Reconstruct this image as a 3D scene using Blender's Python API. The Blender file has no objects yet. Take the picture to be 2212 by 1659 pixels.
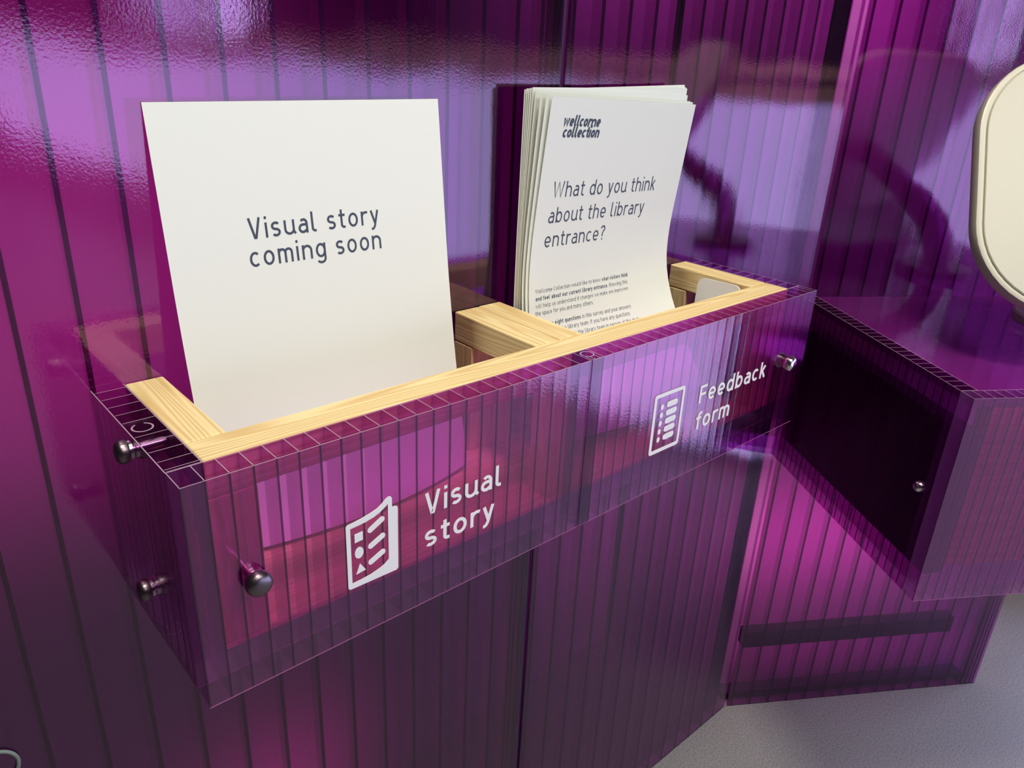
import bpy, bmesh, math, random
from mathutils import Vector, Matrix
from mathutils.geometry import tessellate_polygon
random.seed(4)
PI = math.pi
SC = bpy.context.scene
COL = SC.collection
Z0 = 0.832                                   # height of the holder's top edge above the floor

# ------------------------------------------------------------------ camera
cam = bpy.data.cameras.new('camera')
cam.sensor_width = 36.0
cam.lens = 1690 / 2212 * 36.0
cam.clip_start = 0.01
cam_o = bpy.data.objects.new('camera', cam)
COL.objects.link(cam_o)
CX = Vector((0.7479461809838841, -0.6622684482630471, 0.044463611941436))
CY = Vector((-0.23187518947866714, -0.32346495401529873, -0.917389949818567))
CZ = Vector((0.6219408387104477, 0.6758483009959678, -0.39549799896460724))
CP = Vector((-0.10383857, -0.34892626, 0.20522417 + Z0))
m = Matrix.Identity(4)
for i, v in enumerate((CX, -CY, -CZ)):
    for k in range(3):
        m[k][i] = v[k]
m.translation = CP
cam_o.matrix_world = m
SC.camera = cam_o

# ------------------------------------------------------------------ world, exposure
SC.view_settings.view_transform = 'Standard'
SC.view_settings.look = 'None'
SC.view_settings.gamma = 1.0
SC.view_settings.exposure = 0.0
SC.cycles.transparent_max_bounces = 64
SC.cycles.max_bounces = 14
SC.cycles.glossy_bounces = 5
SC.cycles.sample_clamp_indirect = 4.0
SC.cycles.caustics_reflective = False
SC.cycles.caustics_refractive = False
SC.cycles.use_denoising = True
w = bpy.data.worlds.new('world')
SC.world = w
w.use_nodes = True
w.node_tree.nodes['Background'].inputs[0].default_value = (0.55, 0.6, 0.75, 1)
w.node_tree.nodes['Background'].inputs[1].default_value = 0.07

# ------------------------------------------------------------------ lamps
def area(name, loc, target, size, power, color, sy=None):
    l = bpy.data.lights.new(name, 'AREA')
    l.energy = power
    l.color = color
    l.size = size
    if sy:
        l.shape = 'RECTANGLE'
        l.size_y = sy
    o = bpy.data.objects.new(name, l)
    COL.objects.link(o)
    o.location = loc
    d = Vector(target) - Vector(loc)
    o.rotation_euler = d.to_track_quat('-Z', 'Y').to_euler()
    return o

area('ceiling_light_key', (0.05, -0.52, 2.75), (0.3, 0.1, 0.8), 0.45, 34.5, (1.0, 0.93, 0.80))
area('ceiling_light_room', (0.5, -2.0, 2.8), (1.3, -1.2, 0.5), 1.2, 48, (1.0, 0.96, 0.88))
# unseen lamps added behind the polycarbonate screen for its pink glow
def behind(name, x, z, sx, sz, power, color, angled=False):
    if angled:
        ca, sa = math.cos(math.radians(-32.5)), math.sin(math.radians(-32.5))
        p = Vector((0.890 + x * ca - 0.05 * sa, 0.145 + x * sa + 0.05 * ca, z))
        return area(name, p, p + Vector((-sa, ca, 0)), sx, power, color, sz)
    o = area(name, (x, 0.21, z), (x, 1.0, z), sx, power, color, sz)
    o.data.spread = math.radians(110)
    return o
behind('added_fill_rose', 0.02, 0.86, 0.40, 0.4, 1.25, (1.0, 0.52, 0.58))
behind('added_fill_low', 0.19, 0.04, 0.07, 0.25, 0.32, (1.0, 0.45, 0.5))
behind('added_fill_middle', 0.80, 0.35, 0.30, 0.30, 0.2, (1.0, 0.6, 0.75))
behind('added_fill_top', 0.75, 1.20, 0.35, 0.20, 0.45, (1.0, 0.75, 0.85))
behind('added_fill_side', 0.27, 0.22, 0.40, 0.16, 1.9, (1.0, 0.55, 0.68), True)
behind('added_fill_upper', 0.12, 1.15, 0.12, 0.25, 0.9, (1.0, 0.70, 0.85), True)

# ------------------------------------------------------------------ materials
def new_mat(name):
    mt = bpy.data.materials.new(name)
    mt.use_nodes = True
    nt = mt.node_tree
    nt.nodes.clear()
    out = nt.nodes.new('ShaderNodeOutputMaterial')
    return mt, nt, out

def N(nt, kind, **kw):
    n = nt.nodes.new(kind)
    for k, v in kw.items():
        if k.startswith('i_'):
            n.inputs[k[2:].replace('_', ' ')].default_value = v
        else:
            setattr(n, k, v)
    return n

def math_node(nt, op, a, b=None):
    n = nt.nodes.new('ShaderNodeMath')
    n.operation = op
    for i, v in enumerate((a, b)):
        if v is None:
            continue
        if isinstance(v, (int, float)):
            n.inputs[i].default_value = v
        else:
            nt.links.new(v, n.inputs[i])
    return n.outputs[0]

def simple(name, color, rough=0.5, metal=0.0, spec=0.5, coat=0.0, noise=None, bump=None):
    mt, nt, out = new_mat(name)
    p = N(nt, 'ShaderNodeBsdfPrincipled')
    p.inputs['Base Color'].default_value = (*color, 1)
    p.inputs['Roughness'].default_value = rough
    p.inputs['Metallic'].default_value = metal
    p.inputs['Specular IOR Level'].default_value = spec
    p.inputs['Coat Weight'].default_value = coat
    tc = N(nt, 'ShaderNodeTexCoord')
    if noise:
        sc, amt = noise
        no = N(nt, 'ShaderNodeTexNoise')
        no.inputs['Scale'].default_value = sc
        no.inputs['Detail'].default_value = 4
        nt.links.new(tc.outputs['Object'], no.inputs['Vector'])
        r = N(nt, 'ShaderNodeValToRGB')
        r.color_ramp.elements[0].position = 0.3
        r.color_ramp.elements[1].position = 0.7
        r.color_ramp.elements[0].color = (*[c * (1 - amt) for c in color], 1)
        r.color_ramp.elements[1].color = (*[min(1, c * (1 + amt)) for c in color], 1)
        nt.links.new(no.outputs['Fac'], r.inputs['Fac'])
        nt.links.new(r.outputs['Color'], p.inputs['Base Color'])
    if bump:
        sc, st, dist = bump
        no = N(nt, 'ShaderNodeTexNoise')
        no.inputs['Scale'].default_value = sc
        nt.links.new(tc.outputs['Object'], no.inputs['Vector'])
        b = N(nt, 'ShaderNodeBump')
        b.inputs['Strength'].default_value = st
        b.inputs['Distance'].default_value = dist
        nt.links.new(no.outputs['Fac'], b.inputs['Height'])
        nt.links.new(b.outputs['Normal'], p.inputs['Normal'])
    nt.links.new(p.outputs[0], out.inputs[0])
    return mt

def poly_mat(name, tint, rough=0.06, pitch=0.0345, x0=0.0, wave=0.00004, dimple=0.00004, f0=0.08, haze=0.0, hazecol=(0.3, 0.05, 0.4)):
    """tinted clear polycarbonate skin: lets tinted light through, mirrors at grazing angles"""
    mt, nt, out = new_mat(name)
    L = nt.links.new
    tc = N(nt, 'ShaderNodeTexCoord')
    sep = N(nt, 'ShaderNodeSeparateXYZ')
    L(tc.outputs['Object'], sep.inputs[0])
    ph = math_node(nt, 'MULTIPLY', math_node(nt, 'SUBTRACT', sep.outputs[0], x0), 2 * PI / pitch)
    cs = math_node(nt, 'COSINE', ph)
    cs = math_node(nt, 'POWER', math_node(nt, 'ADD', math_node(nt, 'MULTIPLY', cs, 0.5), 0.5), 3.0)
    hw = math_node(nt, 'MULTIPLY', cs, wave)
    no = N(nt, 'ShaderNodeTexNoise')
    no.inputs['Scale'].default_value = 560
    no.inputs['Detail'].default_value = 2
    L(tc.outputs['Object'], no.inputs['Vector'])
    n2 = N(nt, 'ShaderNodeTexNoise')
    n2.inputs['Scale'].default_value = 14
    n2.inputs['Detail'].default_value = 1
    L(tc.outputs['Object'], n2.inputs['Vector'])
    h = math_node(nt, 'ADD', hw, math_node(nt, 'MULTIPLY', no.outputs['Fac'], dimple))
    h = math_node(nt, 'ADD', h, math_node(nt, 'MULTIPLY', n2.outputs['Fac'], 0.0005))
    b = N(nt, 'ShaderNodeBump')
    b.inputs['Strength'].default_value = 1.0
    b.inputs['Distance'].default_value = 1.0
    L(h, b.inputs['Height'])
    lw = N(nt, 'ShaderNodeLayerWeight')
    lw.inputs['Blend'].default_value = 0.5
    L(b.outputs['Normal'], lw.inputs['Normal'])
    f5 = math_node(nt, 'POWER', lw.outputs['Facing'], 5.0)
    fr = math_node(nt, 'ADD', math_node(nt, 'MULTIPLY', f5, 1 - f0), f0)
    gl = N(nt, 'ShaderNodeBsdfGlossy')
    gl.inputs['Roughness'].default_value = rough
    L(b.outputs['Normal'], gl.inputs['Normal'])
    tr = N(nt, 'ShaderNodeBsdfTransparent')
    tr.inputs['Color'].default_value = (*tint, 1)
    base = tr
    if haze > 0:
        df = N(nt, 'ShaderNodeBsdfDiffuse')
        df.inputs['Color'].default_value = (*hazecol, 1)
        mh = N(nt, 'ShaderNodeMixShader')
        mh.inputs[0].default_value = haze
        L(tr.outputs[0], mh.inputs[1])
        L(df.outputs[0], mh.inputs[2])
        base = mh
    mx = N(nt, 'ShaderNodeMixShader')
    L(fr, mx.inputs[0])
    L(base.outputs[0], mx.inputs[1])
    L(gl.outputs[0], mx.inputs[2])
    L(mx.outputs[0], out.inputs[0])
    return mt

def wood_mat(name, axis):
    mt, nt, out = new_mat(name)
    L = nt.links.new
    tc = N(nt, 'ShaderNodeTexCoord')
    oi = N(nt, 'ShaderNodeObjectInfo')
    add = N(nt, 'ShaderNodeVectorMath', operation='ADD')
    sc3 = N(nt, 'ShaderNodeVectorMath', operation='SCALE')
    sc3.inputs['Scale'].default_value = 3.0
    cmb = N(nt, 'ShaderNodeCombineXYZ')
    for i in range(3):
        L(oi.outputs['Random'], cmb.inputs[i])
    L(cmb.outputs[0], sc3.inputs[0])
    L(tc.outputs['Object'], add.inputs[0])
    L(sc3.outputs[0], add.inputs[1])
    mp = N(nt, 'ShaderNodeMapping')
    s = [1.0, 1.0, 1.0]
    s['xyz'.index(axis)] = 0.05
    mp.inputs['Scale'].default_value = s
    L(add.outputs[0], mp.inputs['Vector'])
    n1 = N(nt, 'ShaderNodeTexNoise')
    n1.inputs['Scale'].default_value = 26
    n1.inputs['Detail'].default_value = 2
    L(mp.outputs[0], n1.inputs['Vector'])
    rings = math_node(nt, 'SINE', math_node(nt, 'MULTIPLY', n1.outputs['Fac'], 170.0))
    n2 = N(nt, 'ShaderNodeTexNoise')
    n2.inputs['Scale'].default_value = 420
    n2.inputs['Detail'].default_value = 3
    L(mp.outputs[0], n2.inputs['Vector'])
    f = math_node(nt, 'ADD', math_node(nt, 'MULTIPLY', rings, 0.30), math_node(nt, 'MULTIPLY', n2.outputs['Fac'], 0.55))
    r = N(nt, 'ShaderNodeValToRGB')
    r.color_ramp.elements[0].position = 0.0
    r.color_ramp.elements[0].color = (0.88, 0.71, 0.38, 1)
    r.color_ramp.elements[1].position = 0.62
    r.color_ramp.elements[1].color = (0.70, 0.49, 0.21, 1)
    L(f, r.inputs['Fac'])
    p = N(nt, 'ShaderNodeBsdfPrincipled')
    p.inputs['Roughness'].default_value = 0.55
    L(r.outputs['Color'], p.inputs['Base Color'])
    b = N(nt, 'ShaderNodeBump')
    b.inputs['Strength'].default_value = 0.15
    b.inputs['Distance'].default_value = 0.0004
    L(f, b.inputs['Height'])
    L(b.outputs['Normal'], p.inputs['Normal'])
    L(p.outputs[0], out.inputs[0])
    return mt

def emis(name, color, strength):
    mt, nt, out = new_mat(name)
    e = N(nt, 'ShaderNodeEmission')
    e.inputs['Color'].default_value = (*color, 1)
    e.inputs['Strength'].default_value = strength
    nt.links.new(e.outputs[0], out.inputs[0])
    return mt

M = {}
WT = (0.80, 0.43, 0.80)
M['wallL'] = poly_mat('purple_polycarbonate_wall', WT, 0.05, 0.0338, 0.002)
M['wallR'] = poly_mat('purple_polycarbonate_wall_second', WT, 0.05, 0.035, 0.401)
M['wallB'] = poly_mat('purple_polycarbonate_wall_angled', WT, 0.05, 0.0345, 0.012)
BT = (0.965, 0.64, 0.955)
M['box'] = poly_mat('purple_polycarbonate_holder', BT, 0.10, 0.01285, 0.0, 0.00007, 0.00006)
M['joint'] = poly_mat('dark_purple_joint_profile', (0.66, 0.45, 0.70), 0.10, 1.0, 0.0, 0.0, 0.00004)
M['desk'] = poly_mat('purple_polycarbonate_desk', BT, 0.08, 0.012, 0.0, 0.00012, 0.00006, 0.06, 0.06, (0.55, 0.30, 0.58))
M['deskshade'] = poly_mat('purple_polycarbonate_desk_shaded', (0.80, 0.42, 0.78), 0.12, 0.012, 0.0, 0.0001, 0.00006, 0.03)  # darker copy of the desk sheet, shade of the unlit side in its tint
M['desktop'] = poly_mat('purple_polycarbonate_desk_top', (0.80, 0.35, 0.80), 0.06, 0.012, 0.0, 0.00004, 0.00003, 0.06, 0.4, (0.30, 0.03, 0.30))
M['web'] = poly_mat('purple_polycarbonate_web', (0.90, 0.74, 0.89), 0.2, 1.0, 0.0, 0.0, 0.0)
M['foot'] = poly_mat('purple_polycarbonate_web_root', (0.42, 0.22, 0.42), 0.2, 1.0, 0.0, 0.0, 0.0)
M['webbox'] = poly_mat('purple_polycarbonate_holder_web', (0.92, 0.78, 0.92), 0.2, 1.0, 0.0, 0.0, 0.0)
M['cut'] = simple('sawn_polycarbonate_edge', (0.42, 0.30, 0.40), 0.35, spec=0.6)
M['wood_x'] = wood_mat('pine_along_length', 'x')
M['wood_y'] = wood_mat('pine_across', 'y')
M['wood_z'] = wood_mat('pine_upright', 'z')
M['paper'] = simple('white_paper', (0.82, 0.86, 0.80), 0.75, spec=0.2)
M['ink'] = simple('slate_grey_ink', (0.06, 0.08, 0.115), 0.6, spec=0.3)
M['vinyl'] = simple('white_vinyl', (0.86, 0.86, 0.84), 0.45)
M['metal'] = simple('dark_nickel', (0.20, 0.16, 0.18), 0.33, 1.0)
M['steel'] = simple('bright_steel', (0.72, 0.70, 0.68), 0.18, 1.0)
M['cream'] = simple('cream_powder_coat', (0.56, 0.545, 0.45), 0.35, bump=(900, 0.25, 0.0006))
M['creamrim'] = simple('cream_plastic_rim', (0.62, 0.60, 0.50), 0.4)
M['white'] = simple('white_plastic', (0.80, 0.78, 0.74), 0.4)
M['floor'] = simple('grey_speckled_vinyl_floor', (0.245, 0.235, 0.225), 0.55, spec=0.4, noise=(330, 0.28))
M['backing'] = simple('added_backing_surface', (0.30, 0.27, 0.28), 0.9, spec=0.1)  # for the added backing walls behind the screen
M['dark'] = simple('dark_grey_paint', (0.10, 0.08, 0.10), 0.7)
M['base'] = simple('dark_violet_base_rail', (0.05, 0.03, 0.07), 0.6)
M['timber'] = simple('pale_timber_rail', (0.86, 0.72, 0.52), 0.5)
M['daylight'] = emis('daylight_window_pane', (0.58, 0.61, 1.0), 3.3)
M['daystrip'] = emis('daylight_tall_window', (0.62, 0.66, 1.0), 6.0)
M['wire'] = simple('grey_green_wire', (0.16, 0.20, 0.17), 0.5)

# ------------------------------------------------------------------ mesh helpers
def link(name, me, mats, parent=None):
    o = bpy.data.objects.new(name, me)
    for mt in mats:
        me.materials.append(mt)
    COL.objects.link(o)
    if parent:
        o.parent = parent
    return o

def obj(name, bm, mats, parent=None, smooth=False):
    bmesh.ops.recalc_face_normals(bm, faces=bm.faces[:])
    me = bpy.data.meshes.new(name)
    bm.to_mesh(me)
    bm.free()
    if smooth:
        for f in me.polygons:
            f.use_smooth = True
        me.set_sharp_from_angle(angle=math.radians(35))
    return link(name, me, mats if isinstance(mats, (list, tuple)) else [mats], parent)

def box(bm, x0, x1, y0, y1, z0, z1, mi=0, top=None):
    v = [bm.verts.new(p) for p in ((x0, y0, z0), (x1, y0, z0), (x1, y1, z0), (x0, y1, z0), (x0, y0, z1), (x1, y0, z1), (x1, y1, z1), (x0, y1, z1))]
    for k, q in enumerate(((0, 3, 2, 1), (4, 5, 6, 7), (0, 1, 5, 4), (1, 2, 6, 5), (2, 3, 7, 6), (3, 0, 4, 7))):
        f = bm.faces.new([v[i] for i in q])
        f.material_index = top if (top is not None and k < 2) else mi

def bevel_box(x0, x1, y0, y1, z0, z1, r=0.0012):
    bm = bmesh.new()
    box(bm, x0, x1, y0, y1, z0, z1)
    bmesh.ops.bevel(bm, geom=bm.edges[:], offset=r, segments=2, affect='EDGES', profile=0.5)
    return bm

def tube(bm, pts, rad, n=12, mi=0, cap=True):
    rings = []
    up = Vector((0.13, 0.2, 1)).normalized()
    for i, p in enumerate(pts):
        p = Vector(p)
        a = Vector(pts[max(0, i - 1)])
        b = Vector(pts[min(len(pts) - 1, i + 1)])
        t = (b - a).normalized()
        s = t.cross(up)
        if s.length < 1e-3:
            s = t.cross(Vector((1, 0, 0)))
        s.normalize()
        q = s.cross(t)
        r = rad[i] if isinstance(rad, (list, tuple)) else rad
        rings.append([bm.verts.new(p + (s * math.cos(2 * PI * k / n) + q * math.sin(2 * PI * k / n)) * r) for k in range(n)])
    for A, B in zip(rings, rings[1:]):
        for k in range(n):
            f = bm.faces.new((A[k], A[(k + 1) % n], B[(k + 1) % n], B[k]))
            f.material_index = mi
    if cap:
        for R in (rings[0], rings[-1]):
            f = bm.faces.new(R)
            f.material_index = mi
    return rings

def ring_pipe(bm, cx, cy, z0, z1, ro, ri, n=20, mi=0, cut=2, gap=0.0):
    """upright pipe, open by angle gap"""
    a0 = gap / 2
    span = 2 * PI - gap
    cnt = n if gap == 0 else n + 1
    loops = []
    for r, z in ((ro, z0), (ro, z1), (ri, z1), (ri, z0)):
        loops.append([bm.verts.new((cx + r * math.cos(a0 + span * k / n), cy + r * math.sin(a0 + span * k / n), z)) for k in range(cnt)])
    for i in range(4):
        A, B = loops[i], loops[(i + 1) % 4]
        for k in range(n):
            f = bm.faces.new((A[k], A[(k + 1) % cnt], B[(k + 1) % cnt], B[k]))
            f.material_index = cut if i in (1, 3) else mi
    if gap:
        for k in (0, -1):
            bm.faces.new([l[k] for l in loops])

def flute(x0, x1, thick, z0, z1, ribs, skin=0.0006, web=0.0005, foot=0.0012):
    """twin-wall sheet: front skin at y 0, back skin at y thick, upright webs between; slots 0 skin, 1 web, 2 sawn edge, 3 thickened web root"""
    bm = bmesh.new()
    box(bm, x0, x1, 0, skin, z0, z1, 0, 2)
    box(bm, x0, x1, thick - skin, thick, z0, z1, 0, 2)
    for x in ribs:
        x = min(max(x, x0 + web), x1 - web)
        fd = skin + foot * 0.4
        k0 = len(bm.faces)
        box(bm, x - web / 2, x + web / 2, fd, thick - skin, z0, z1, 1, 2)
        bm.faces.ensure_lookup_table()
        bm.faces[k0].material_index = 1
        f0, f1 = max(x0, x - foot / 2), min(x1, x + foot / 2)
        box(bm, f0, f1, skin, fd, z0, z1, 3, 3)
    return bm

def frange(a, b, s):
    o = []
    while a <= b + 1e-9:
        o.append(a)
        a += s
    return o

def thing(name, label, cat, loc=(0, 0, 0), rz=0.0, group=None):
    o = bpy.data.objects.new(name, None)
    o.empty_display_size = 0.05
    COL.objects.link(o)
    o.location = loc
    o.rotation_euler = (0, 0, rz)
    o['label'] = label
    o['category'] = cat
    if group:
        o['group'] = group
    return o

def tag(o, label, cat, group=None):
    o['label'] = label
    o['category'] = cat
    if group:
        o['group'] = group
    return o

def struct(o, loc=(0, 0, 0), rz=0.0):
    o['kind'] = 'structure'
    o.location = loc
    o.rotation_euler = (0, 0, rz)
    return o

# ------------------------------------------------------------------ stroke lettering
def arc(cx, cy, rx, ry, a0, a1, n=14):
    return [(cx + rx * math.cos(math.radians(a0 + (a1 - a0) * k / n)), cy + ry * math.sin(math.radians(a0 + (a1 - a0) * k / n))) for k in range(n + 1)]

def glyph(ch, s):
    """single-line letter, cap height 1, x height h; s = half stroke; returns (width, strokes)"""
    h = 0.72
    W = 0.56
    c = W / 2
    rx = c - s
    ry = h / 2 - s
    if ch == ' ':
        return 0.22, []
    if ch == 'o':
        return W, [arc(c, h / 2, rx, ry, 0, 360, 28)]
    if ch == 'c':
        return 0.5, [arc(c - 0.01, h / 2, rx, ry, 48, 312, 22)]
    if ch == 'e':
        return W, [[(W - s, h / 2 - 0.02), (s, h / 2 - 0.02)], [(W - s, h / 2 - 0.02)] + arc(c, h / 2, rx, ry, 0, 312, 26)]
    if ch == 'n':
        return W, [[(s, 0), (s, h)], [(s, h - s - rx)] + arc(c, h - s - rx, rx, rx, 180, 0) + [(W - s, 0)]]
    if ch == 'h':
        return W, [[(s, 0), (s, 1)], [(s, h - s - rx)] + arc(c, h - s - rx, rx, rx, 180, 0) + [(W - s, 0)]]
    if ch == 'm':
        r = 0.2 - s / 2 if s < 0.09 else 0.2 + 0.3 * s
        return 4 * r + 2 * s, [[(s, 0), (s, h)], [(s, h - s - r)] + arc(s + r, h - s - r, r, r, 180, 0) + [(s + 2 * r, 0)],
                         [(s + 2 * r, h - s - r)] + arc(s + 3 * r, h - s - r, r, r, 180, 0) + [(s + 4 * r, 0)]]
    if ch == 'u':
        return W, [[(s, h), (s, s + rx)] + arc(c, s + rx, rx, rx, 180, 360) + [(W - s, h)], [(W - s, h), (W - s, s + 0.1), (W + 0.03, s * 0.6)]]
    if ch == 'a':
        r = (h * 0.58 - s) / 2
        return W - 0.04, [[(W - 0.04 - s, 0), (W - 0.04 - s, h - s - 0.19)] + arc(W - 0.04 - s - 0.17, h - s - 0.19, 0.17, 0.19, 0, 140, 10),
                          [(W - 0.04 - s, s + 2 * r), (s + r, s + 2 * r)] + arc(s + r, s + r, r, r, 90, 270) + [(c, s), (W - 0.04 - s, s + 0.1)]]
    if ch == 's':
        r = (h - 2 * s) / 4
        return 0.47, [arc(0.235, h - s - r, 0.235 - s, r, 35, 180, 10) + arc(0.235, h - s - r, 0.235 - s, r, 180, 260, 5) + arc(0.235, s + r, 0.235 - s, r, 80, 0, 6) + arc(0.235, s + r, 0.235 - s, r, 0, -145, 10)]
    if ch == 'i':
        return 2 * s, [[(s, 0), (s, h)], [(s, 0.88), (s, 0.88 + 2.2 * s)]]
    if ch == 'l':
        return 0.22 + s, [[(s, 1), (s, s + 0.14)] + arc(s + 0.14, s + 0.14, 0.14, 0.14, 180, 270, 8) + [(s + 0.2, s)]]
    if ch == 't':
        return 0.36, [[(0.1 + s, 0.94), (0.1 + s, s + 0.13)] + arc(0.23 + s, s + 0.13, 0.13, 0.13, 180, 270, 8) + [(0.36, s)], [(0, h - s), (0.36, h - s)]]
    if ch == 'r':
        return 0.36, [[(s, 0), (s, h)], [(s, h - s - 0.24)] + arc(s + 0.22, h - s - 0.24, 0.22, 0.24, 180, 60, 10)]
    if ch == 'y':
        return 0.52, [[(s, h), (0.27, 0.05)], [(0.52 - s, h), (0.25, -0.08)] + arc(0.1, -0.03, 0.14, 0.2, -20, -90, 6) + [(0.04, -0.23)]]
    if ch == 'g':
        return W, [arc(c, h / 2, rx, ry, 0, 360, 28), [(W - s, h), (W - s, -0.06)] + arc(c, -0.06, rx, 0.19, 0, -150, 12)]
    if ch == 'd':
        return W, [arc(c, h / 2, rx, ry, 0, 360, 28), [(W - s, 0), (W - s, 1)]]
    if ch == 'b':
        return W, [arc(c, h / 2, rx, ry, 0, 360, 28), [(s, 0), (s, 1)]]
    if ch == 'p':
        return W, [arc(c, h / 2, rx, ry, 0, 360, 28), [(s, -0.26), (s, h)]]
    if ch == 'q':
        return W, [arc(c, h / 2, rx, ry, 0, 360, 28), [(W - s, -0.26), (W - s, h)]]
    if ch == 'k':
        return 0.5, [[(s, 0), (s, 1)], [(0.47 - s, h), (s, 0.28)], [(s + 0.14, 0.4), (0.5 - s, 0)]]
    if ch == 'f':
        return 0.36, [[(0.1 + s, 0), (0.1 + s, 0.84 - s)] + arc(0.27 + s, 0.84 - s, 0.17, 0.16, 180, 75, 9), [(0, h - s), (0.34, h - s)]]
    if ch == 'v':
        return 0.5, [[(s, h), (0.25, s * 0.5), (0.5 - s, h)]]
    if ch == 'w':
        return 0.78, [[(s, h), (0.22, s * 0.5), (0.39, h - s), (0.56, s * 0.5), (0.78 - s, h)]]
    if ch == 'x':
        return 0.5, [[(s, h), (0.5 - s, 0)], [(0.5 - s, h), (s, 0)]]
    if ch == 'V':
        return 0.64, [[(s, 1), (0.29, s), (0.35, s), (0.64 - s, 1)]]
    if ch == 'W':
        return 1.0, [[(s, 1), (0.26, s * 0.5), (0.5, 1 - s), (0.74, s * 0.5), (1.0 - s, 1)]]
    if ch == 'F':
        return 0.52, [[(s, 0), (s, 1 - s), (0.52, 1 - s)], [(s, 0.5), (0.46, 0.5)]]
    if ch == 'C':
        return 0.62, [arc(0.33, 0.5, 0.33 - s, 0.5 - s, 50, 310, 22)]
    if ch == 'K':
        return 0.6, [[(s, 0), (s, 1)], [(0.58 - s, 1), (s, 0.42)], [(s + 0.18, 0.56), (0.6 - s, 0)]]
    if ch == 'I':
        return 2 * s, [[(s, 0), (s, 1)]]
    if ch == 'T':
        return 0.58, [[(0.29, 0), (0.29, 1)], [(0, 1 - s), (0.58, 1 - s)]]
    if ch == '.':
        return 2 * s, [[(s, 0), (s, 2.2 * s)]]
    if ch == '?':
        return 0.46, [arc(0.23, 0.77, 0.23 - s, 0.23 - s, 170, -60, 14) + [(0.23, 0.42), (0.23, 0.24)], [(0.23, 0), (0.23, 2.2 * s)]]
    return 0.4, []

def line_strokes(text, s, track=0.16):
    x = 0.0
    out = []
    for ch in text:
        wd, st = glyph(ch, s)
        for pl in st:
            out.append([(px + x, py) for px, py in pl])
        x += wd + track
    return x - track, out

def ribbon(bm, pl, s, put, off, base=None):
    """flat stroke of half width s along pl; put(x, y, d) gives the 3D point at height d over the surface"""
    n = len(pl)
    closed = n > 3 and math.dist(pl[0], pl[-1]) < 1e-6
    L, R = [], []
    for i, p in enumerate(pl):
        if closed:
            a, b = pl[(i - 1) if i > 0 else n - 2], pl[(i + 1) if i < n - 1 else 1]
        else:
            a, b = pl[max(0, i - 1)], pl[min(n - 1, i + 1)]
        d1 = Vector((p[0] - a[0], p[1] - a[1]))
        d2 = Vector((b[0] - p[0], b[1] - p[1]))
        if d1.length < 1e-9:
            d1 = d2
        if d2.length < 1e-9:
            d2 = d1
        d1.normalize()
        d2.normalize()
        t = d1 + d2
        if t.length < 1e-3:
            t = d1
        t.normalize()
        nn = Vector((-t.y, t.x))
        k = min(1.5, 1 / max(0.3, nn.dot(Vector((-d1.y, d1.x)))))
        L.append((p[0] + nn.x * s * k, p[1] + nn.y * s * k))
        R.append((p[0] - nn.x * s * k, p[1] - nn.y * s * k))
    hs = (off,) if base is None else (off, base)
    V = [[[bm.verts.new(put(*q, h)) for q in side] for side in (L, R)] for h in hs]
    for i in range(n - 1):
        bm.faces.new((V[0][0][i], V[0][1][i], V[0][1][i + 1], V[0][0][i + 1]))
        if base is not None:
            for sd in (0, 1):
                bm.faces.new((V[0][sd][i], V[0][sd][i + 1], V[1][sd][i + 1], V[1][sd][i]))

def write(bm, text, x0, x1, y, cap, wt, put, off, base=None, slant=0.0, track=0.16):
    """text from x0 to x1 on baseline y with cap height cap (surface units of put)"""
    wd, st = line_strokes(text, wt / 2, track)
    sx = (x1 - x0) / wd
    for k_, pl in enumerate(st):
        # ribbon in letter units, then scaled
        ribbon(bm, pl, wt / 2, lambda a, b, h: put(x0 + a * sx + b * cap * slant, y + b * cap, h), off + (k_ % 4) * 0.000015, base)

def poly_fill(bm, loops, put, off, base=None):
    flat = [p for l in loops for p in l]
    tri = tessellate_polygon([[Vector((x, y, 0)) for x, y in l] for l in loops])
    V = [bm.verts.new(put(x, y, off)) for x, y in flat]
    for t in tri:
        try:
            bm.faces.new([V[i] for i in t])
        except ValueError:
            pass
    if base is not None:
        k = 0
        for l in loops:
            B = [bm.verts.new(put(x, y, base)) for x, y in l]
            for i in range(len(l)):
                j = (i + 1) % len(l)
                bm.faces.new((V[k + i], V[k + j], B[j], B[i]))
            k += len(l)

def capsule(x0, z0, x1, z1, r, n=8):
    a = math.degrees(math.atan2(z1 - z0, x1 - x0))
    return arc(x1, z1, r, r, a - 90, a + 90, n) + arc(x0, z0, r, r, a + 90, a + 270, n)

def disc(cx, cy, rx, ry, n=24):
    return arc(cx, cy, rx, ry, 0, 360 - 360 / n, n - 1)

def rounded(pts, r, n=5):
    """round the corners of a polygon"""
    out = []
    m_ = len(pts)
    for i in range(m_):
        p = Vector(pts[i])
        a = (Vector(pts[i - 1]) - p)
        b = (Vector(pts[(i + 1) % m_]) - p)
        rr = min(r, a.length * 0.45, b.length * 0.45)
        A = p + a.normalized() * rr
        B = p + b.normalized() * rr
        for k in range(n + 1):
            t = k / n
            q = A * (1 - t) ** 2 + p * 2 * t * (1 - t) + B * t ** 2
            out.append((q.x, q.y))
    return out

# ================================================================== the setting
D = 0.145                                    # front face of the back wall
KX, KY = 0.890, 0.145                        # corner where the angled wall meets it
BA = math.radians(-32.5)
WALL_TOP = 2.25

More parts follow.
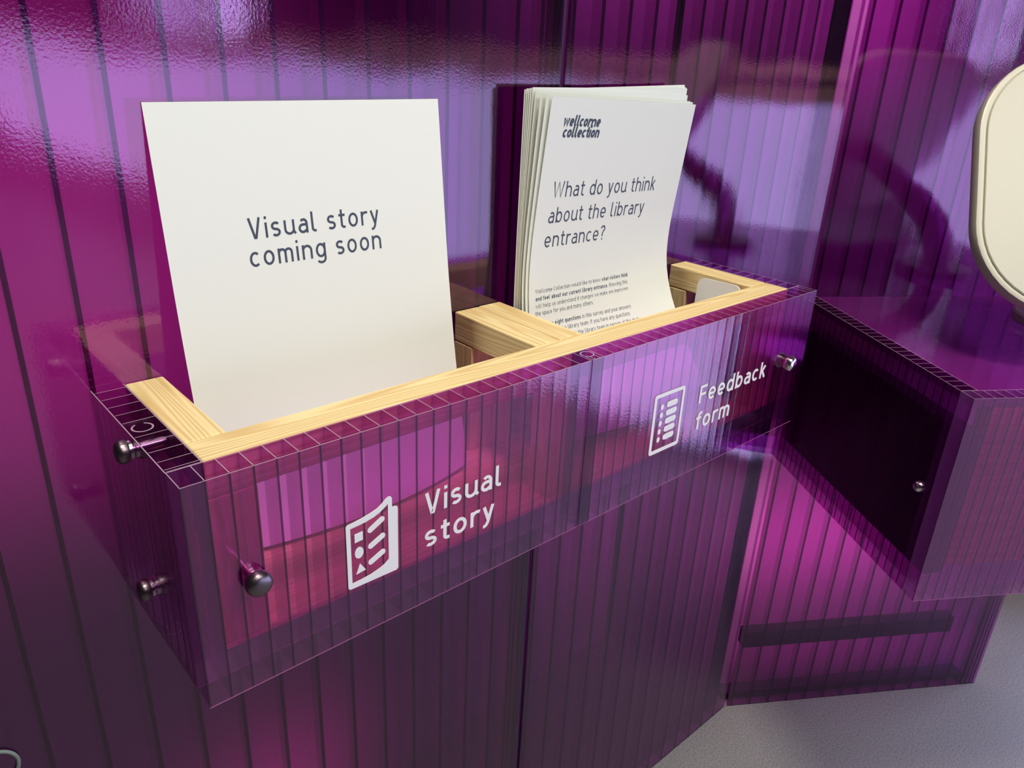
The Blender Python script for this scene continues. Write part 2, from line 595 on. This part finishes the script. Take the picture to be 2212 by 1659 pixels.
bm = bmesh.new()
box(bm, -4, 7, -9, 3, -0.1, 0)
struct(obj('floor', bm, M['floor']))
bm = bmesh.new()
box(bm, -4, 7, -9, 3, 3.0, 3.1)
struct(obj('ceiling', bm, M['dark']))
bm = bmesh.new()
box(bm, -4.1, -4, -9, 3, 0, 3)
struct(obj('wall_left', bm, M['dark']))
bm = bmesh.new()
box(bm, -4, 7, -9.1, -9, 0, 3)
struct(obj('wall_front', bm, M['dark']))

# back wall: two twin-wall sheets side by side
SEAM = 0.392
def wall_sheet(name, x0, x1, ribs, mat):
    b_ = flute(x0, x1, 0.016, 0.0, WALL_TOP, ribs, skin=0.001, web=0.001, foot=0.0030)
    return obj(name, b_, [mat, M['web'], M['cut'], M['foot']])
struct(wall_sheet('wall_back', -1.4, SEAM - 0.004, [0.002 + 0.0338 * k for k in range(-41, 11)] + [0.366, 0.372, 0.380, 0.386], M['wallL']), (0, D, 0))
struct(wall_sheet('wall_back', SEAM + 0.002, KX - 0.002, [0.396] + [0.4012 + 0.035 * k for k in range(0, 14)], M['wallR']), (0, D, 0))
bm = bmesh.new()
box(bm, SEAM - 0.004, SEAM + 0.002, 0.004, 0.016, 0, WALL_TOP)
struct(obj('trim_1', bm, M['base']), (0, D, 0))
# angled wall on the right
struct(obj('wall_right', flute(0.004, 0.487, 0.016, 0.0, WALL_TOP, [0.012 + 0.0345 * k for k in range(0, 14)] + [0.458, 0.468, 0.476, 0.482], skin=0.001, web=0.001, foot=0.0030),
           [M['wallB'], M['web'], M['cut'], M['foot']]), (KX, KY, 0), BA)
# backing walls added to catch the added lamps' glow, and the base rails between
bm = bmesh.new()
box(bm, -2.2, 0.86, 0.40, 0.46, 0, 2.9)
struct(obj('wall_added_far', bm, M['backing']))
bm = bmesh.new()
box(bm, -0.15, 0.60, 0.20, 0.26, 0, 2.9)
struct(obj('wall_added_angled', bm, M['backing']), (KX, KY, 0), BA)
bm = bmesh.new()
box(bm, 0.0, 0.47, 0.018, 0.040, 0.0, 0.012)
struct(obj('trim_2', bm, M['base']), (KX, KY, 0), BA)
bm = bmesh.new()
box(bm, 0.03, 0.43, 0.030, 0.05, 0.100, 0.132)
struct(obj('trim_3', bm, M['base']), (KX, KY, 0), BA)

bm = bmesh.new()
box(bm, KX - 0.020, KX - 0.0005, D + 0.0175, D + 0.030, 0, WALL_TOP)
struct(obj('trim_5', bm, M['base']))

# glazed partition across the room, mirrored in the purple sheets
P0, P1 = Vector((1.64, -0.15, 0)), Vector((1.05, -6.4, 0))
PD = (P1 - P0)
PL = PD.length
PANG = math.atan2(PD.y, PD.x)
npan = 6
for k in range(npan):
    a, b = PL * k / npan + 0.01, PL * (k + 1) / npan - 0.01
    bm = bmesh.new()
    box(bm, a, b, -0.01, 0.01, 0.06 if k < 3 else 0.3, 0.945)
    struct(obj('window_%d' % (k + 1), bm, M['daylight']), P0, PANG)
bm = bmesh.new()
box(bm, -0.1, PL, -0.045, 0.03, 0.95, 0.985)
box(bm, -0.1, PL, -0.045, 0.03, 1.0, 1.03)
struct(obj('trim_4', bm, M['timber']), P0, PANG)
bm = bmesh.new()
box(bm, 0, 0.22, -0.01, 0.01, 1.05, 2.3)
struct(obj('window_7', bm, M['daystrip']), P0 + PD * (2.62 / PL), PANG)
bm = bmesh.new()
box(bm, 0, 0.55, -0.01, 0.01, 1.05, 2.3)
struct(obj('window_8', bm, M['daylight']), P0 + PD * (3.02 / PL), PANG)

# ================================================================== leaflet holder
W = 0.6163
H = 0.1422
T = 0.0195
holder = thing('leaflet_holder', 'purple polycarbonate and pine two-compartment leaflet holder fixed to the purple wall', 'holder', (0, 0, Z0))
FX = 0.2945
def fpanel(name, x0, x1, ribs, lab):
    o = obj(name, flute(x0, x1, T, -H, 0.0, ribs), [M['box'], M['webbox'], M['cut'], M['foot']], holder)
    o['label'] = lab
    return o
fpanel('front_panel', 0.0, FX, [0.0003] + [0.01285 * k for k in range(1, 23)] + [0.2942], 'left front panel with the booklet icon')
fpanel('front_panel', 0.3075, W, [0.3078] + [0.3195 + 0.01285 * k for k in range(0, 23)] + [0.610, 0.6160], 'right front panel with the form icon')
bm = bmesh.new()                              # the clip joint between the two
box(bm, 0.2957, 0.3075, 0.0, 0.0008, -H, 0, 0, 2)
box(bm, 0.2945, 0.3075, T - 0.0008, T, -H, 0, 0, 2)
box(bm, 0.2957, 0.2963, 0.0008, 0.0075, -H, 0, 1, 2)
box(bm, 0.2985, 0.2991, 0.0008, 0.0060, -H, 0, 1, 2)
box(bm, 0.3040, 0.3046, 0.0008, 0.0060, -H, 0, 1, 2)
ring_pipe(bm, 0.3012, 0.0112, -H, 0.0, 0.0055, 0.0045, 24, 1, 2, 0.0)
obj('joint', bm, [M['joint'], M['webbox'], M['cut'], M['foot']], holder)

# side sheets (built along x, turned to run along y)
def side_panel(x_in, ribs, ringed):
    b_ = flute(0.0, D - T, T, -H, 0.0, ribs)
    if ringed:
        ring_pipe(b_, 0.058, 0.0085, -H, 0.0, 0.0060, 0.0050, 24, 1, 2, 0.9)
    for v in b_.verts:
        x, y, z = v.co
        v.co = (x_in + T - y if False else x_in + y, T + x, z)
    return obj('side_panel', b_, [M['box'], M['webbox'], M['cut'], M['foot']], holder)
side_panel(0.0, [0.0003, 0.003] + [0.01285 * k for k in range(1, 4)] + [0.0475, 0.0685] + [0.0685 + 0.01285 * k for k in range(1, 5)], True)
side_panel(W - T, [0.0003] + [0.01285 * k for k in range(1, 10)], False)

WF = 0.0254                                   # pine section
def rail(name, x0, x1, y0, y1, z0, z1, axis):
    return obj(name, bevel_box(x0, x1, y0, y1, z0, z1), M['wood_' + axis], holder)
XI0, XI1 = T + 0.0002, W - T - 0.0002
YI = T + 0.0003
YB = D - 0.0005
rail('front_rail', XI0, XI1, YI, YI + WF, -0.0235, 0.0, 'x')
rail('side_rail', XI0, XI0 + 0.0235, YI + WF, YB, -0.0235, 0.0, 'y')
rail('side_rail', XI1 - 0.0255, XI1, YI + WF, YB, -0.0235, 0.0, 'y')
rail('divider_rail', 0.2812, 0.3062, YI + WF, YB, -0.0250, 0.0, 'y')
rail('divider_rail', 0.3064, 0.3304, YI + WF, YB, -0.0250, 0.0004, 'y')
ZB = -0.1220
for (a, b, c, d) in ((XI0, XI0 + 0.0282, YI, YI + WF), (XI0, XI0 + 0.0235, YB - 0.024, YB), (XI1 - 0.0282, XI1, YI, YI + WF),
                     (XI1 - 0.0255, XI1, YB - 0.024, YB), (0.2812, 0.3062, YB - 0.024, YB), (0.2812, 0.3062, YI, YI + WF), (0.3064, 0.3304, YB - 0.024, YB)):
    top = -0.0236 if not (0.2 < a < 0.4 and c > 0.1) else -0.0251
    rail('post', a, b, c, d, ZB + 0.0002, top, 'z')
obj('base_board', bevel_box(XI0, XI1, YI, YB, ZB - 0.004, ZB), M['wood_x'], holder)

def bolt(p, axis, mat, r=0.0075):
    """domed cap nut standing off the sheet on a short shank, pointing along -axis"""
    ax = Vector(axis)
    p = Vector(p)
    bm_ = bmesh.new()
    prof = [(0.0, 0.96), (0.0008, 1.0), (0.0036, 1.0), (0.0050, 0.93), (0.0060, 0.76), (0.0067, 0.5), (0.0070, 0.2)]
    tube(bm_, [p + ax * t for t, _ in prof], [r * k for _, k in prof], 24)
    hd = obj('bolt', bm_, mat, holder, True)
    bm_ = bmesh.new()
    tube(bm_, [p - ax * 0.021, p + ax * 0.0012], r * 0.42, 14)
    tube(bm_, [p - ax * 0.0022, p - ax * 0.0004], r * 0.85, 20)
    obj('shank', bm_, M['steel'], hd, True)
    return hd
bolt((0.0328, -0.0026, -0.0690), (0, -1, 0), M['metal'])
bolt((0.5815, -0.0026, -0.0675), (0, -1, 0), M['steel'])
bolt((-0.0026, 0.0720, -0.0088), (-1, 0, 0), M['metal'], 0.0068)
bolt((-0.0026, 0.0755, -0.1045), (-1, 0, 0), M['metal'], 0.0068)

# white vinyl lettering and icons on the front sheets
put_front = lambda x, z, h: (x, -h, z)
VO, VB = 0.0003, 0.00002
bm = bmesh.new()
write(bm, 'Visual', 0.1468, 0.2115, -0.0737, 0.0168, 0.135, put_front, VO, VB)
write(bm, 'story', 0.1468, 0.2058, -0.0982, 0.0168, 0.135, put_front, VO, VB)
o = obj('lettering', bm, M['vinyl'], holder)
o['label'] = 'white words reading Visual story'
bm = bmesh.new()
write(bm, 'Feedback', 0.4392, 0.5450, -0.0740, 0.0168, 0.135, put_front, VO, VB)
write(bm, 'form', 0.4395, 0.4912, -0.0998, 0.0168, 0.135, put_front, VO, VB)
o = obj('lettering', bm, M['vinyl'], holder)
o['label'] = 'white words reading Feedback form'

mm = lambda L_: [(a / 1000, b / 1000) for a, b in L_]
bm = bmesh.new()
outer = mm([(89.6, -58.9), (90.6, -57.8), (94.3, -57.5), (101.5, -56.5), (107, -55.3), (111.4, -54.0), (115, -51.8), (117.3, -49.8), (119.3, -48.7), (121.1, -49.0), (122.1, -50.5), (122.1, -57.0), (124.4, -57.0), (125.8, -57.8), (126.2, -59.2), (126.0, -103.6), (124.7, -104.8), (91.1, -104.5), (89.7, -103.2)])
inner = mm([(92.6, -61.2), (98, -60.9), (103.0, -60.4), (109, -59.2), (113.2, -57.6), (117, -55.2), (119.1, -53.6), (119.0, -94.2), (116, -96.4), (112.8, -97.8), (105.9, -99.6), (99, -100.3), (92.6, -100.6)])
poly_fill(bm, [outer, inner], put_front, VO, VB)
poly_fill(bm, [mm([(95.3, -66.2), (101.0, -65.9), (101.0, -71.9), (95.3, -72.3)])], put_front, VO, VB)
poly_fill(bm, [disc(0.0981, -0.0802, 0.0030, 0.0040)], put_front, VO, VB)
poly_fill(bm, [mm([(98.4, -88.2), (102.3, -94.4), (95.5, -95.3)])], put_front, VO, VB)
for (a, b, c, d) in ((106.3, -67.3, 114.6, -62.9), (106.4, -78.9, 114.8, -74.9), (106.2, -90.5, 114.7, -86.7)):
    poly_fill(bm, [capsule(a / 1000, b / 1000, c / 1000, d / 1000, 0.0020)], put_front, VO, VB)
o = obj('icon', bm, M['vinyl'], holder)
o['label'] = 'white folded booklet icon'
bm = bmesh.new()
poly_fill(bm, [rounded([(0.3758, -0.0500), (0.4163, -0.0500), (0.4166, -0.1058), (0.3762, -0.1058)], 0.0035),
               rounded([(0.3790, -0.0532), (0.4132, -0.0532), (0.4136, -0.1024), (0.3795, -0.1024)], 0.0010)], put_front, VO, VB)
for k in range(5):
    z = -0.0628 - 0.00762 * k
    poly_fill(bm, [disc(0.3871, z, 0.0020, 0.0025)], put_front, VO, VB)
    poly_fill(bm, [capsule(0.3957, z + 0.0004, 0.4053, z + 0.0006, 0.0026)], put_front, VO, VB)
o = obj('icon', bm, M['vinyl'], holder)
o['label'] = 'white form icon with five dotted lines'

# ================================================================== papers
def sheet(name, S, nu=14, nv=40, th=0.00012, vmax=0.975):
    """thin curved sheet from S(u, v) -> Vector, u across, v downwards"""
    bm_ = bmesh.new()
    def nrm(u, v):
        e = 0.01
        a = S(min(1, u + e), v) - S(max(0, u - e), v)
        b = S(u, min(1, v + e)) - S(u, max(0, v - e))
        return b.cross(a).normalized() * -1
    F, Bk = [], []
    for j in range(nv + 1):
        rf, rb = [], []
        for i in range(nu + 1):
            u, v = i / nu, vmax * j / nv
            p = S(u, v)
            n = nrm(u, v)
            if n.y > 0:
                n = -n
            rf.append(bm_.verts.new(p + n * th))
            rb.append(bm_.verts.new(p - n * th))
        F.append(rf)
        Bk.append(rb)
    for j in range(nv):
        for i in range(nu):
            bm_.faces.new((F[j][i], F[j + 1][i], F[j + 1][i + 1], F[j][i + 1]))
            bm_.faces.new((Bk[j][i], Bk[j][i + 1], Bk[j + 1][i + 1], Bk[j + 1][i]))
    for j in range(nv):
        bm_.faces.new((F[j][0], Bk[j][0], Bk[j + 1][0], F[j + 1][0]))
        bm_.faces.new((F[j][nu], F[j + 1][nu], Bk[j + 1][nu], Bk[j][nu]))
    for i in range(nu):
        bm_.faces.new((F[0][i], F[0][i + 1], Bk[0][i + 1], Bk[0][i]))
        bm_.faces.new((F[nv][i], Bk[nv][i], Bk[nv][i + 1], F[nv][i + 1]))
    o_ = obj(name, bm_, M['paper'], None, True)
    return o_

def on_sheet(S, th=0.00012):
    def put(u, v, h):
        e = 0.004
        p = S(u, v)
        a = S(u + e, v) - S(u - e, v)
        b = S(u, v + e) - S(u, v - e)
        n = a.cross(b).normalized()
        if n.y > 0:
            n = -n
        return p + n * (th + h)
    return put

def S_left(u, v):
    y = 0.1445 - 0.035 * v
    z = 0.1668 + 0.0008 * u - 0.2925 * v
    x = 0.0526 + 0.2096 * u
    # the lower right corner has a slight curl
    y += 0.004 * max(0.0, v - 0.55) * u * u
    g = (max(0.0, v - 0.35) / 0.65) ** 2
    y -= g * (0.014 + 0.016 * 4 * max(0.0, u * (1 - u)))
    return Vector((x, y, Z0 + z))
lp = sheet('paper_sheet', S_left)
tag(lp, 'white sheet reading Visual story coming soon, leaning in the left compartment', 'paper')
PUTL = on_sheet(S_left)
put = lambda x, v, h: PUTL(x, v, h)
bm = bmesh.new()
# sheet coordinates: u from x, v from z
def PL_(x, z, h):
    return PUTL((x - 0.0526) / 0.2096, (0.1668 - z) / 0.2925, h)
write(bm, 'Visual story', 0.1050, 0.2030, 0.0832, 0.0135, 0.118, PL_, 0.0001, None, 0.0, 0.19)
write(bm, 'coming soon', 0.1035, 0.2032, 0.0655, 0.0135, 0.118, PL_, 0.0001, None, 0.0, 0.19)
obj('printed_text', bm, M['ink'], lp)['label'] = 'slate grey words reading Visual story coming soon'

def interp(x, xs, ys):
    for i in range(len(xs) - 1):
        if x <= xs[i + 1] or i == len(xs) - 2:
            t = (x - xs[i]) / (xs[i + 1] - xs[i])
            return ys[i] + (ys[i + 1] - ys[i]) * t
VS = [0, .25, .45, .6, .75, 1]
DL = [0, .006, .010, .007, -.006, -.045]
DR = [0, .006, .011, .004, -.026, -.078]
def smooth_interp(v, ys):
    # a soft version of the broken line
    return sum(interp(min(1.2, max(-0.2, v + d)), VS, ys) * wgt for d, wgt in ((-.10, .15), (-.05, .22), (0, .26), (.05, .22), (.10, .15)))
def make_S(TL, TR, bend, roll, shift=0.0):
    TL, TR = Vector(TL), Vector(TR)
    def S(u, v):
        P = TL + (TR - TL) * u
        d = (smooth_interp(v, DL) - smooth_interp(0, DL)) * (1 - u) + (smooth_interp(v, DR) - smooth_interp(0, DR)) * u
        return P + Vector((roll * v, d * bend + shift * v, -0.29 * v + Z0))
    return S
front_S = make_S((.3462, .110, .1716), (.5525, .125, .1624), 1.0, -.012)
specs = [  # top left, top right, bend, roll: from the back of the stack to the front
    ((0.3340, 0.1290, 0.1752), (0.5420, 0.1330, 0.1795), 0.10, 0.000),
    ((0.3348, 0.1275, 0.1760), (0.5420, 0.1324, 0.1780), 0.16, 0.000),
    ((0.3356, 0.1262, 0.1757), (0.5422, 0.1318, 0.1774), 0.22, -0.001),
    ((0.3364, 0.1248, 0.1766), (0.5424, 0.1312, 0.1770), 0.30, -0.002),
    ((0.3374, 0.1234, 0.1772), (0.5432, 0.1304, 0.1764), 0.40, -0.003),
    ((0.3384, 0.1212, 0.1752), (0.5440, 0.1294, 0.1704), 0.52, -0.005),
    ((0.3398, 0.1165, 0.1735), (0.5470, 0.1278, 0.1652), 0.70, -0.008),
    ((0.3425, 0.1128, 0.1730), (0.5495, 0.1265, 0.1644), 0.85, -0.010),
]
labs = ['white survey sheet at the very back of the right compartment stack, against the wall',
        'second white survey sheet from the back of the right compartment stack',
        'third white survey sheet from the back of the right compartment stack',
        'fourth white survey sheet from the back of the right compartment stack',
        'white survey sheet fifth from the back in the fanned right compartment stack',
        'white survey sheet whose left corner shows a wide strip behind the printed front ones',
        'white survey sheet two behind the printed front page',
        'white survey sheet directly behind the printed front page']
GRP = 'survey sheets in the right compartment'
for k, (tl, tr, bd, rl) in enumerate(specs):
    S = make_S(tl, tr, bd, rl)
    tag(sheet('survey_sheet', S), labs[k], 'paper', GRP)
fs = sheet('survey_sheet', front_S, 16, 48)
tag(fs, 'front survey sheet with printed question about the library entrance', 'paper', GRP)
PF = on_sheet(front_S)
def PFv(u, v, h):
    return PF(u, -v, h)
bm = bmesh.new()
INK = 0.0001
write(bm, 'What do you think', 0.085, 0.80, -0.273, 0.046, 0.105, PFv, INK, None, 0.0, 0.17)
write(bm, 'about the library', 0.080, 0.745, -0.347, 0.046, 0.105, PFv, INK, None, 0.0, 0.17)
write(bm, 'entrance?', 0.075, 0.475, -0.418, 0.046, 0.105, PFv, INK, None, 0.0, 0.17)
obj('printed_heading', bm, M['ink'], fs)['label'] = 'large slate grey question heading'
bm = bmesh.new()
write(bm, 'wellcome', 0.082, 0.312, -0.076, 0.031, 0.21, PFv, INK, None, 0.28, 0.045)
write(bm, 'collection', 0.088, 0.316, -0.106, 0.031, 0.21, PFv, INK, None, 0.28, 0.045)
obj('printed_logo', bm, M['ink'], fs)['label'] = 'bold slanted two-line logo wordmark'
bm = bmesh.new()
def body(parts, u0, u1, v):
    """parts: (text, bold) set one after the other to fill u0..u1"""
    ws = [line_strokes(t, 0.06)[0] + 0.55 for t, _ in parts]
    tot = sum(ws) - 0.55
    x = u0
    for (t, bold), wd in zip(parts, ws):
        e = x + (wd - 0.55) / tot * (u1 - u0)
        write(bm, t, x, e, -v, 0.0128, 0.17 if bold else 0.105, PFv, INK, None, 0.0, 0.17)
        x = e + 0.55 / tot * (u1 - u0)
body([('Wellcome Collection would like to know', 0), ('what visitors think', 1)], 0.040, 0.675, 0.553)
body([('and feel about our current library entrance.', 1), ('Knowing this', 0)], 0.040, 0.668, 0.575)
body([('will help us understand if changes we make are improving', 0)], 0.040, 0.668, 0.597)
body([('the space for you and many others.', 0)], 0.036, 0.410, 0.618)
body([('There are', 0), ('eight questions', 1), ('in this survey and your answers', 0)], 0.036, 0.670, 0.653)
body([('the library team. If you have any questions', 0)], 0.182, 0.652, 0.674)
body([('contact the library team in person at the desk', 0)], 0.190, 0.708, 0.696)
obj('printed_text', bm, M['ink'], fs)['label'] = 'small grey paragraph lines'

# white rounded card at the right end inside the holder
bm = bmesh.new()
loop = rounded([(0.0530, -0.0015), (0.1035, -0.0035), (0.1050, -0.1215), (0.0545, -0.1215)], 0.009, 8)
vs = [[bm.verts.new((x + (z + 0.1215) * 0.03, y, z + Z0)) for y, z in loop] for x in (0.5625, 0.5640)]
for L_ in vs:
    bm.faces.new(L_)
for i in range(len(loop)):
    j = (i + 1) % len(loop)
    bm.faces.new((vs[0][i], vs[0][j], vs[1][j], vs[1][i]))
tag(obj('plastic_card', bm, M['white']), 'small white card with rounded corners at the right end inside the holder', 'card')

# ================================================================== desk on the angled wall
ZT = -0.0884 + Z0
ZL = -0.3315 + Z0
DN = 0.3403
DU = 0.475
desk = thing('desk', 'purple polycarbonate box desk fixed to the angled wall on the right', 'desk', (KX, KY, 0), BA)
bm = flute(-0.008, DU, 0.0195, ZL, ZT, [-0.0077] + [0.0042 + 0.0121 * k for k in range(0, 39)])
for v in bm.verts:
    v.co.y += -DN
obj('front_panel', bm, [M['desk'], M['webbox'], M['cut'], M['foot']], desk)
bm = flute(0.0, DN - 0.0195 - 0.0005, 0.0195, ZL, ZT, [0.0003] + [0.0121 * k for k in range(1, 27)])
for v in bm.verts:
    x, y, z = v.co
    v.co = (-0.008 + y, -DN + 0.0195 + x, z)
obj('side_panel', bm, [M['deskshade'], M['webbox'], M['cut'], M['foot']], desk)
bm = bmesh.new()
box(bm, 0.0125, DU, -DN + 0.0202, -0.001, ZT - 0.019, ZT - 0.0015)
obj('top_board', bm, M['desktop'], desk)
bm = bmesh.new()
box(bm, 0.036, DU, -DN + 0.0205, -DN + 0.040, ZL + 0.030, ZT - 0.0215)
obj('front_board', bm, M['wood_x'], desk)
bm = bmesh.new()
box(bm, 0.0125, 0.035, -DN + 0.0205, -0.002, ZL + 0.02, ZT - 0.0505)
obj('side_board', bm, M['base'], desk)
bm = bmesh.new()
tube(bm, [(-0.0082 - t, -0.306, ZT - 0.118) for t in (0, 0.002, 0.005, 0.007, 0.0085)], [0.0065, 0.0065, 0.0062, 0.0045, 0.002], 20)
obj('bolt', bm, M['steel'], desk, True)

# white tilted panel on a stand
stand = thing('display_stand', 'cream rounded tilted display panel on a curved stem, standing on the purple desk', 'display stand', (1.06, -0.108, ZT - 0.0015))
bm = bmesh.new()
prof = [(0.0, 0.050), (0.0015, 0.0515), (0.010, 0.0515), (0.0125, 0.049), (0.0128, 0.02)]
tube(bm, [(0, 0, t) for t, _ in prof], [r for _, r in prof], 48)
obj('base_disc', bm, M['white'], stand, True)
pc = Vector((0.926, -0.171, 0.103 + Z0)) - Vector(stand.location)
yaw, tilt, pw, ph, pr = -2.407, 0.493, 0.328, 0.28, 0.091
nf = Vector((math.cos(yaw), math.sin(yaw), 0))
e1 = Vector((-nf.y, nf.x, 0))
e2 = Vector((0, 0, 1)) * math.cos(tilt) - nf * math.sin(tilt)
e3 = e1.cross(e2)
if e3.dot(nf) < 0:
    e3 = -e3
def rrect(wd, ht, r, n=12):
    o_ = []
    for sx, sz, a0 in ((1, 1, 0), (-1, 1, 90), (-1, -1, 180), (1, -1, 270)):
        o_ += arc(sx * (wd / 2 - r), sz * (ht / 2 - r), r, r, a0, a0 + 90, n)
    return o_
def shell(steps):
    bm_ = bmesh.new()
    rings = []
    for ins, dep in steps:
        rings.append([bm_.verts.new(pc + e1 * a + e2 * b + e3 * dep) for a, b in rrect(pw - 2 * ins, ph - 2 * ins, pr - ins)])
    n = len(rings[0])
    for A, B in zip(rings, rings[1:]):
        for k in range(n):
            bm_.faces.new((A[k], A[(k + 1) % n], B[(k + 1) % n], B[k]))
    bm_.faces.new(rings[0])
    bm_.faces.new(rings[-1])
    return bm_
obj('display_rim', shell([(0.004, -0.018), (0.0008, -0.0165), (0.0, -0.014), (0.0, -0.003), (0.001, -0.0008), (0.003, 0.0), (0.0062, -0.0002), (0.0068, -0.0016)]), M['creamrim'], stand, True)
obj('display_face', shell([(0.0076, -0.0012), (0.0078, 0.0004), (0.0086, 0.0010)]), M['cream'], stand, True)
bk = pc - e3 * 0.017 - e2 * 0.02
pts = []
p0, p1, p2, p3 = Vector((0, 0, 0.0125)), Vector((0.0, 0.0, 0.10)), bk - e3 * 0.10 - Vector((0, 0, 0.01)), bk
for k in range(17):
    t = k / 16
    pts.append(p0 * (1 - t) ** 3 + p1 * 3 * t * (1 - t) ** 2 + p2 * 3 * t * t * (1 - t) + p3 * t ** 3)
bm = bmesh.new()
tube(bm, pts, [0.021 - 0.003 * k / 16 for k in range(17)], 24)
obj('stem', bm, M['white'], stand, True)

# wire loop low on the left
bm = bmesh.new()
tube(bm, [(-0.100 + 0.0165 * math.cos(a), D - 0.0016, Z0 - 0.2485 + 0.0155 * math.sin(a)) for a in [PI * 2 * k / 40 for k in range(41)]], 0.0013, 8)
tag(obj('wire_loop', bm, M['wire'], None, True), 'thin grey-green wire loop on the purple wall at the lower left corner', 'wire')
